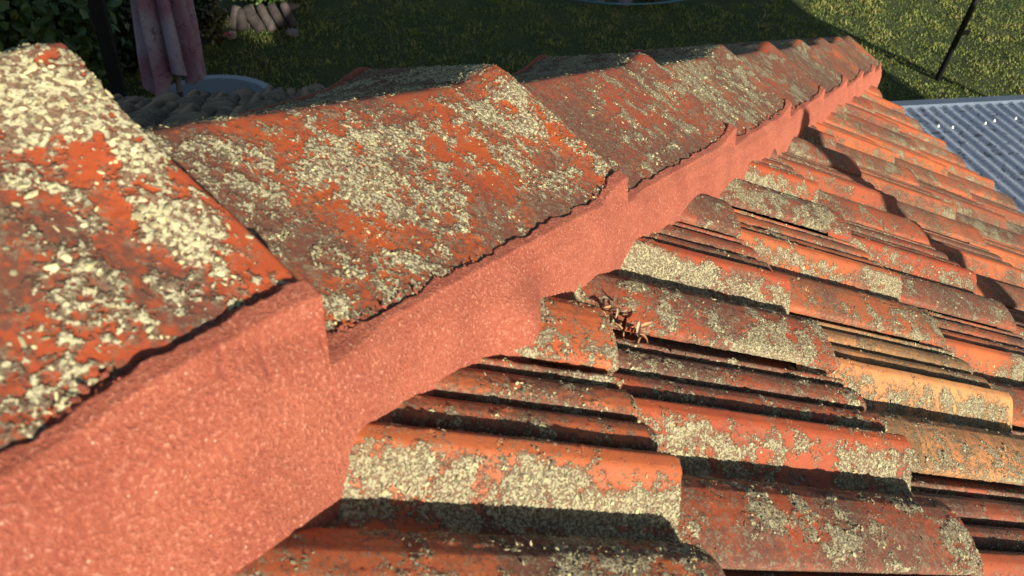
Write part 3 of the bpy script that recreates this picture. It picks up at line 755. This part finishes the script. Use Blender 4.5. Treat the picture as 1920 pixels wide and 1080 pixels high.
def umbrella():
    zt = -2.75
    c = at_ground(408, 192, zt); c = np.array([c[0], c[1], zt])
    # table
    root = empty('garden_table', (c[0], c[1], GZ)); tag(root, 'round pale garden table under the folded pink umbrella', 'table')
    wt = simple('table_white', (.30, .35, .40), .5, .1, 6); gt = simple('table_centre_dark', (.05, .06, .075), .25, .2, 4)
    R = .50; n = 48; a = MB()
    a.tube([(0, 0, zt-GZ-.03), (0, 0, zt-GZ-.002)], [R, R], n); link('table_top', a.mesh('table_top', wt), root)
    g = MB(); g.tube([(0, 0, zt-GZ-.002), (0, 0, zt-GZ+.004)], [R*.84, R*.84], n); link('inset', g.mesh('inset', gt), root)  # darker disc inside the pale rim
    for k in range(4):
        q = k*math.pi/2+.6; l = MB(); l.tube([(R*.8*math.cos(q), R*.8*math.sin(q), 0), (R*.55*math.cos(q), R*.55*math.sin(q), zt-GZ-.03)], .018, 8); link('leg', l.mesh('leg', wt, True), root)
    # folded umbrella
    uc = at_ground(333, 150, zt+.1); ux, uy = uc[0], uc[1]
    ur = empty('folded_umbrella', (ux, uy, GZ)); tag(ur, 'folded dusty pink patio umbrella hanging in loose pleats', 'umbrella')
    z0, z1 = zt+.0-GZ, zt+2.0-GZ
    m, nn, p = M_new('pink_canvas'); b = NB(nn); tc = b.n('ShaderNodeTexCoord').outputs['Object']
    q = b.noise(tc, 2.2, 4, .5); q2 = b.noise(tc, 16, 6, .65, dist=1.5)
    col = b.mix(b.step(q, .42, .62), C4(.36, .31, .38), C4(.30, .15, .20)); col = b.mix(b.math('MULTIPLY', b.step(q2, .58, .62), .6), col, C4(.10, .05, .07))
    nn.links.new(col, p.inputs['Base Color']); p.inputs['Roughness'].default_value = .9; nn.links.new(b.bump(q2, .01), p.inputs['Normal'])
    th = np.linspace(0, 2*math.pi, 361); zz = np.linspace(0, 1, 70); TH_, ZZ = np.meshgrid(th, zz, indexing='ij')
    base = .20-.085*ZZ
    pleat = np.abs(np.sin(TH_*4+.5+.9*ZZ+.5*np.sin(TH_*2)))**1.3
    per = np.stack([np.cos(TH_)*2, np.sin(TH_)*2, ZZ*2.5], -1)
    r = base*(.50+.72*pleat)*(1+.22*vnoise(per, 3))+.01*fbm(np.stack([np.cos(TH_)*5, np.sin(TH_)*5, ZZ*4], -1), 1, 3, 6)
    hem = .16*vnoise(np.stack([np.cos(TH_)*2, np.sin(TH_)*2, ZZ*0], -1), 11)+.05*pleat
    z = z0+(z1-z0)*ZZ+(1-ZZ)**4*(.10+hem)
    Vv = np.stack([r*np.cos(TH_), r*np.sin(TH_), z], -1).reshape(-1, 3)
    link('canopy', mesh_np('canopy', Vv, grid_faces(361, 70), m), ur)
    pm = MB(); pm.tube([(0, 0, 0), (0, 0, z1+.1)], .022, 12); link('pole', pm.mesh('pole', simple('umbrella_pole', (.3, .3, .3), .5, .1), True), ur)
    bs = MB(); bs.tube([(0, 0, 0), (0, 0, .05), (0, 0, .09)], [.24, .22, .05], 24); link('base', bs.mesh('base', simple('umbrella_base', (.12, .12, .12), .8, .2)), ur)
umbrella()

def dark_post():
    b0 = at_ground(228, 190, -2.9); m = simple('dark_timber', (.010, .009, .008), .9, .4, 12, bump=.003)
    mb = MB(); mb.box((0, 0, 1.6), (.10, .10, 3.2)); o = link('timber_post', mb.mesh('timber_post', m), loc=(b0[0], b0[1], GZ)); tag(o, 'dark square timber post left of the folded umbrella', 'post')
dark_post()

def logs():
    rng = np.random.default_rng(3)
    mats = [simple('weathered_log', (.045, .037, .033), .9, .5, 18, bump=.008), simple('weathered_log_pale', (.075, .062, .058), .9, .5, 18, bump=.008)]
    words = ['leftmost', 'second', 'third', 'fourth', 'fifth', 'sixth', 'seventh', 'eighth', 'ninth', 'rightmost']
    for k in range(10):
        c = at_ground(378+k*19+rng.uniform(-3, 3), 58+rng.uniform(-6, 6)-k*.6); lean = rng.uniform(.25, .6); side = rng.normal(-.05, .14) + (-.25 if k > 5 else 0)
        L = rng.uniform(.24, .34); r0 = rng.uniform(.055, .075)
        t = np.linspace(0, 1, 10); th = np.linspace(0, 2*math.pi, 22, endpoint=False); rings = []
        T, A = np.meshgrid(t, th, indexing='ij')
        r = r0*(1-.10*T)*(1+.10*vnoise(np.stack([T*3, np.cos(A)*1.5+k*5, np.sin(A)*1.5], -1), k))*np.where((T == 0) | (T == 1), .88, 1)
        ax = np.array([side, lean, .55]); ax /= np.linalg.norm(ax); s1 = np.cross(ax, [0, 0, 1.]); s1 /= np.linalg.norm(s1); s2 = np.cross(ax, s1)
        P = T[..., None]*L*ax+(r*np.cos(A))[..., None]*s1+(r*np.sin(A))[..., None]*s2
        V = P.reshape(-1, 3); nth = 22; i, j = np.meshgrid(np.arange(9), np.arange(nth), indexing='ij'); a = i*nth+j; b_ = i*nth+(j+1) % nth
        f = np.stack([a, b_, b_+nth, a+nth], -1).reshape(-1, 4)
        V = np.concatenate([V, [[0, 0, 0], list(L*ax)]]); jj = np.arange(nth)
        c0 = np.stack([jj*0+len(V)-2, (jj+1) % nth, jj], -1); c1 = np.stack([jj*0+len(V)-1, 9*nth+jj, 9*nth+(jj+1) % nth], -1)
        o = link('split_log', mesh_np('split_log', V, [f, c0, c1], mats[k % 2]), loc=(c[0], c[1], GZ-.01))
        lab = f"short weathered log leaning in the garden edging, {words[k]} of the ten" if 0 < k < 9 else f"{words[k]} short weathered log in the leaning garden edging"
        tag(o, lab + (' from the left' if 0 < k < 9 else ''), 'log', 'short logs edging the garden bed')
logs()

def leaf_cloud(name, cen, rad, n, size, mat, seed, cond=None, flat=0.0):
    """many small folded leaves through a lumpy volume"""
    rng = np.random.default_rng(seed)
    P = rng.normal(size=(n*3, 3)); P /= np.linalg.norm(P, axis=1, keepdims=True); P *= (rng.random((n*3, 1))**.45)
    keep = (np.linalg.norm(P, axis=1)*(1+.45*fbm(P, 2.2, 3, seed)) < .85) & (fbm(P, 3.2, 2, seed+5) > -.28)
    P = P[keep][:n]; n = len(P); C_ = P*np.array(rad)
    d = rng.normal(size=(n, 3))+P*1.0+np.array([0, 0, .2]); d /= np.linalg.norm(d, axis=1, keepdims=True)
    s = np.cross(d, rng.normal(size=(n, 3))); s /= np.linalg.norm(s, axis=1, keepdims=True); u = np.cross(d, s)
    L = size*rng.uniform(.6, 1.3, n)[:, None]; Wd = L*.30
    V = np.stack([C_, C_+s*L*.35+u*Wd+d*L*.05, C_+s*L*.75+u*Wd*.7, C_+s*L-d*L*.12, C_+s*L*.75-u*Wd*.7, C_+s*L*.35-u*Wd+d*L*.05, C_+s*L*.5-d*L*.06], 1)
    a = np.arange(n)*7
    f = [np.stack([a, a+1, a+6], -1), np.stack([a+1, a+2, a+6], -1), np.stack([a+2, a+3, a+6], -1), np.stack([a+3, a+4, a+6], -1), np.stack([a+4, a+5, a+6], -1), np.stack([a+5, a, a+6], -1)]
    return mesh_np(name, V.reshape(-1, 3), f, mat, False, {'tone': np.repeat(rng.random(n), 7)})

def leaf_mat(name, c1, c2):
    m, n, p = M_new(name); b = NB(n); t = b.attr('tone'); n.links.new(b.mix(t, C4(*c1), C4(*c2)), p.inputs['Base Color']); p.inputs['Roughness'].default_value = .45
    return m
def shrubs():
    lm = leaf_mat('camellia_leaf', (.035, .075, .018), (.10, .15, .035)); dm = leaf_mat('dark_hedge_leaf', (.012, .022, .008), (.03, .045, .015)); bm = leaf_mat('bed_leaf', (.05, .06, .02), (.13, .13, .05))
    bark = simple('bark', (.07, .05, .035), .9, .4, 20, bump=.005)
    def plant(name, cx_, cy_, ztop, rad, n, size, mat, seed, label, cat, group=None):
        cz = ztop-rad[2]
        r = empty(name, (cx_, cy_, GZ)); tag(r, label, cat, group)
        o = link('foliage', leaf_cloud('foliage', None, rad, n, size, mat, seed), r, loc=(0, 0, cz-GZ))
        t = MB(); t.tube([(0, 0, 0), (.02, .01, (cz-GZ)*.6), (.05, -.03, cz-GZ)], [.045, .035, .02], 8)
        for q in range(5):
            an = q*1.3; t.tube([(.02, .01, (cz-GZ)*.5), (rad[0]*.4*math.cos(an), rad[1]*.4*math.sin(an), cz-GZ), (rad[0]*.7*math.cos(an), rad[1]*.7*math.sin(an), cz-GZ+rad[2]*.4)], [.02, .014, .006], 6)
        link('stem', t.mesh('stem', bark, True), r)
    p = at_ground(20, 30, -2.6); plant('leafy_shrub', p[0], p[1], -1.9, (.95, .85, .95), 6500, .115, lm, 21, 'broad-leaved green shrub in the shade at the top left corner', 'shrub')
    p = at_ground(200, 40, -2.8); plant('dark_hedge_shrub', p[0], p[1]+.8, -2.3, (.9, .7, .75), 7000, .07, dm, 22, 'dense dark shrub in deep shade behind the timber post', 'shrub')
    p = at_ground(240, 30, -2.8); plant('dark_hedge_shrub', p[0]+.25, p[1]+.9, -2.5, (.55, .5, .5), 4000, .07, dm, 29, 'low dark shrub in deep shade behind the folded umbrella', 'shrub')
    p = at_ground(398, 52, -3.35); plant('flowering_plant', p[0], p[1], -3.05, (.20, .18, .24), 900, .06, bm, 23, 'small straggly plant at the left end of the log edging', 'plant')
    p = at_ground(500, -6, -3.3); plant('bed_plant', p[0], p[1]+.2, -2.95, (.5, .35, .30), 1800, .08, lm, 24, 'low leafy plant spilling over the log edging', 'plant')
    p = at_ground(1230, -14, -3.3); plant('bed_plant', p[0], p[1]+.2, -3.15, (.30, .2, .2), 800, .06, bm, 26, 'low plant in the dark bed at the top of the lawn', 'plant')
    # pink flower
    fp = at_ground(425, 67, -3.3); r = empty('pink_flower', tuple((fp[0], fp[1], GZ))); tag(r, 'single pink flower beside the log edging', 'flower')
    pm = simple('petal', (.55, .10, .12), .6, .2, 20); gm = simple('flower_stem', (.05, .09, .02), .7, .2)
    s_ = MB(); s_.tube([(0, 0, 0), (.01, 0, .2)], .004, 6); link('stem', s_.mesh('stem', gm), r)
    fl = MB()
    for q in range(7):
        a = q*.9; c, s = math.cos(a), math.sin(a)
        fl.add([(0.01, 0, .20), (.01+.03*c-.018*s, .03*s+.018*c, .225), (.01+.055*c, .055*s, .215), (.01+.03*c+.018*s, .03*s-.018*c, .225)], [(0, 1, 2, 3)])
    link('petals', fl.mesh('petals', pm), r)
    # bed soil + rocks
    c0 = at_ground(1220, -30); xs = np.linspace(-1.7, 1.9, 60); ys = np.linspace(-.55, 1.2, 30); X, Y = np.meshgrid(xs, ys, indexing='ij')
    Z = .05+.05*fbm(np.stack([X, Y, X*0], -1), 4, 4, 9)-.16*sstep(.7, 1.05, np.maximum(np.abs(X/1.8), np.abs((Y-.3)/.9)))
    o = link('garden_bed', mesh_np('garden_bed', np.stack([X, Y, Z], -1).reshape(-1, 3), grid_faces(60, 30), simple('dark_soil', (.030, .022, .018), 1, .5, 14, bump=.03)), loc=(c0[0], c0[1]+.28, GZ)); tag(o, 'dark soil bed at the far edge of the lawn', 'garden bed', kind='structure')
    rm = simple('grey_rock', (.24, .21, .20), .9, .4, 12, bump=.01)
    rocks = [(1172, 9, .10, 'pale grey rock in the dark bed at the top edge, the largest one'), (1125, 4, .06, 'small grey rock left of the large pale rock'), (1213, 3, .05, 'small grey rock right of the large pale rock'),
             (433, 70, .07, 'small grey stone beside the pink flower'), (548, 66, .07, 'small grey stone below the right end of the logs'), (545, 14, .11, 'rounded grey stone at the right end of the logs')]
    v, f = ICO
    for k, (x, y, rr, lab) in enumerate(rocks):
        c = at_ground(x, y); import bmesh
        bmm = bmesh.new(); bmesh.ops.create_icosphere(bmm, subdivisions=3, radius=rr); me = bpy.data.meshes.new('rock'); bmm.to_mesh(me); bmm.free()
        co = np.array([vv.co[:] for vv in me.vertices]); co *= (1+.35*fbm(co/rr, 1.1, 3, 60+k))[:, None]; co[:, 2] *= .7
        me.vertices.foreach_set('co', co.ravel().astype(np.float32)); me.update(); me.materials.append(rm)
        o = link('rock', me, loc=(c[0], c[1], GZ+rr*.4)); tag(o, lab, 'rock', 'stones about the garden beds')
    # hose
    mb = MB(); pts = []
    for t in np.linspace(0, 1, 60):
        px_ = 1010+t*390; py_ = -8+26*math.sin(min(t*1.15, 1)*math.pi)**.8 if t < .87 else 10-(t-.87)*110
        g = at_ground(px_, py_); pts.append((g[0], g[1], GZ+.075))
    org = pts[0]; mb.tube(pts, .014, 8); o = link('garden_hose', mb.mesh('garden_hose', simple('hose_blue', (.05, .17, .24), .4, .1), True, origin=org), loc=org); tag(o, 'blue green garden hose curving across the top edge of the lawn', 'hose')
shrubs()

scene.render.resolution_x = 1024; scene.render.resolution_y = 576
try:
    scene.cycles.max_bounces = 6
except Exception:
    pass
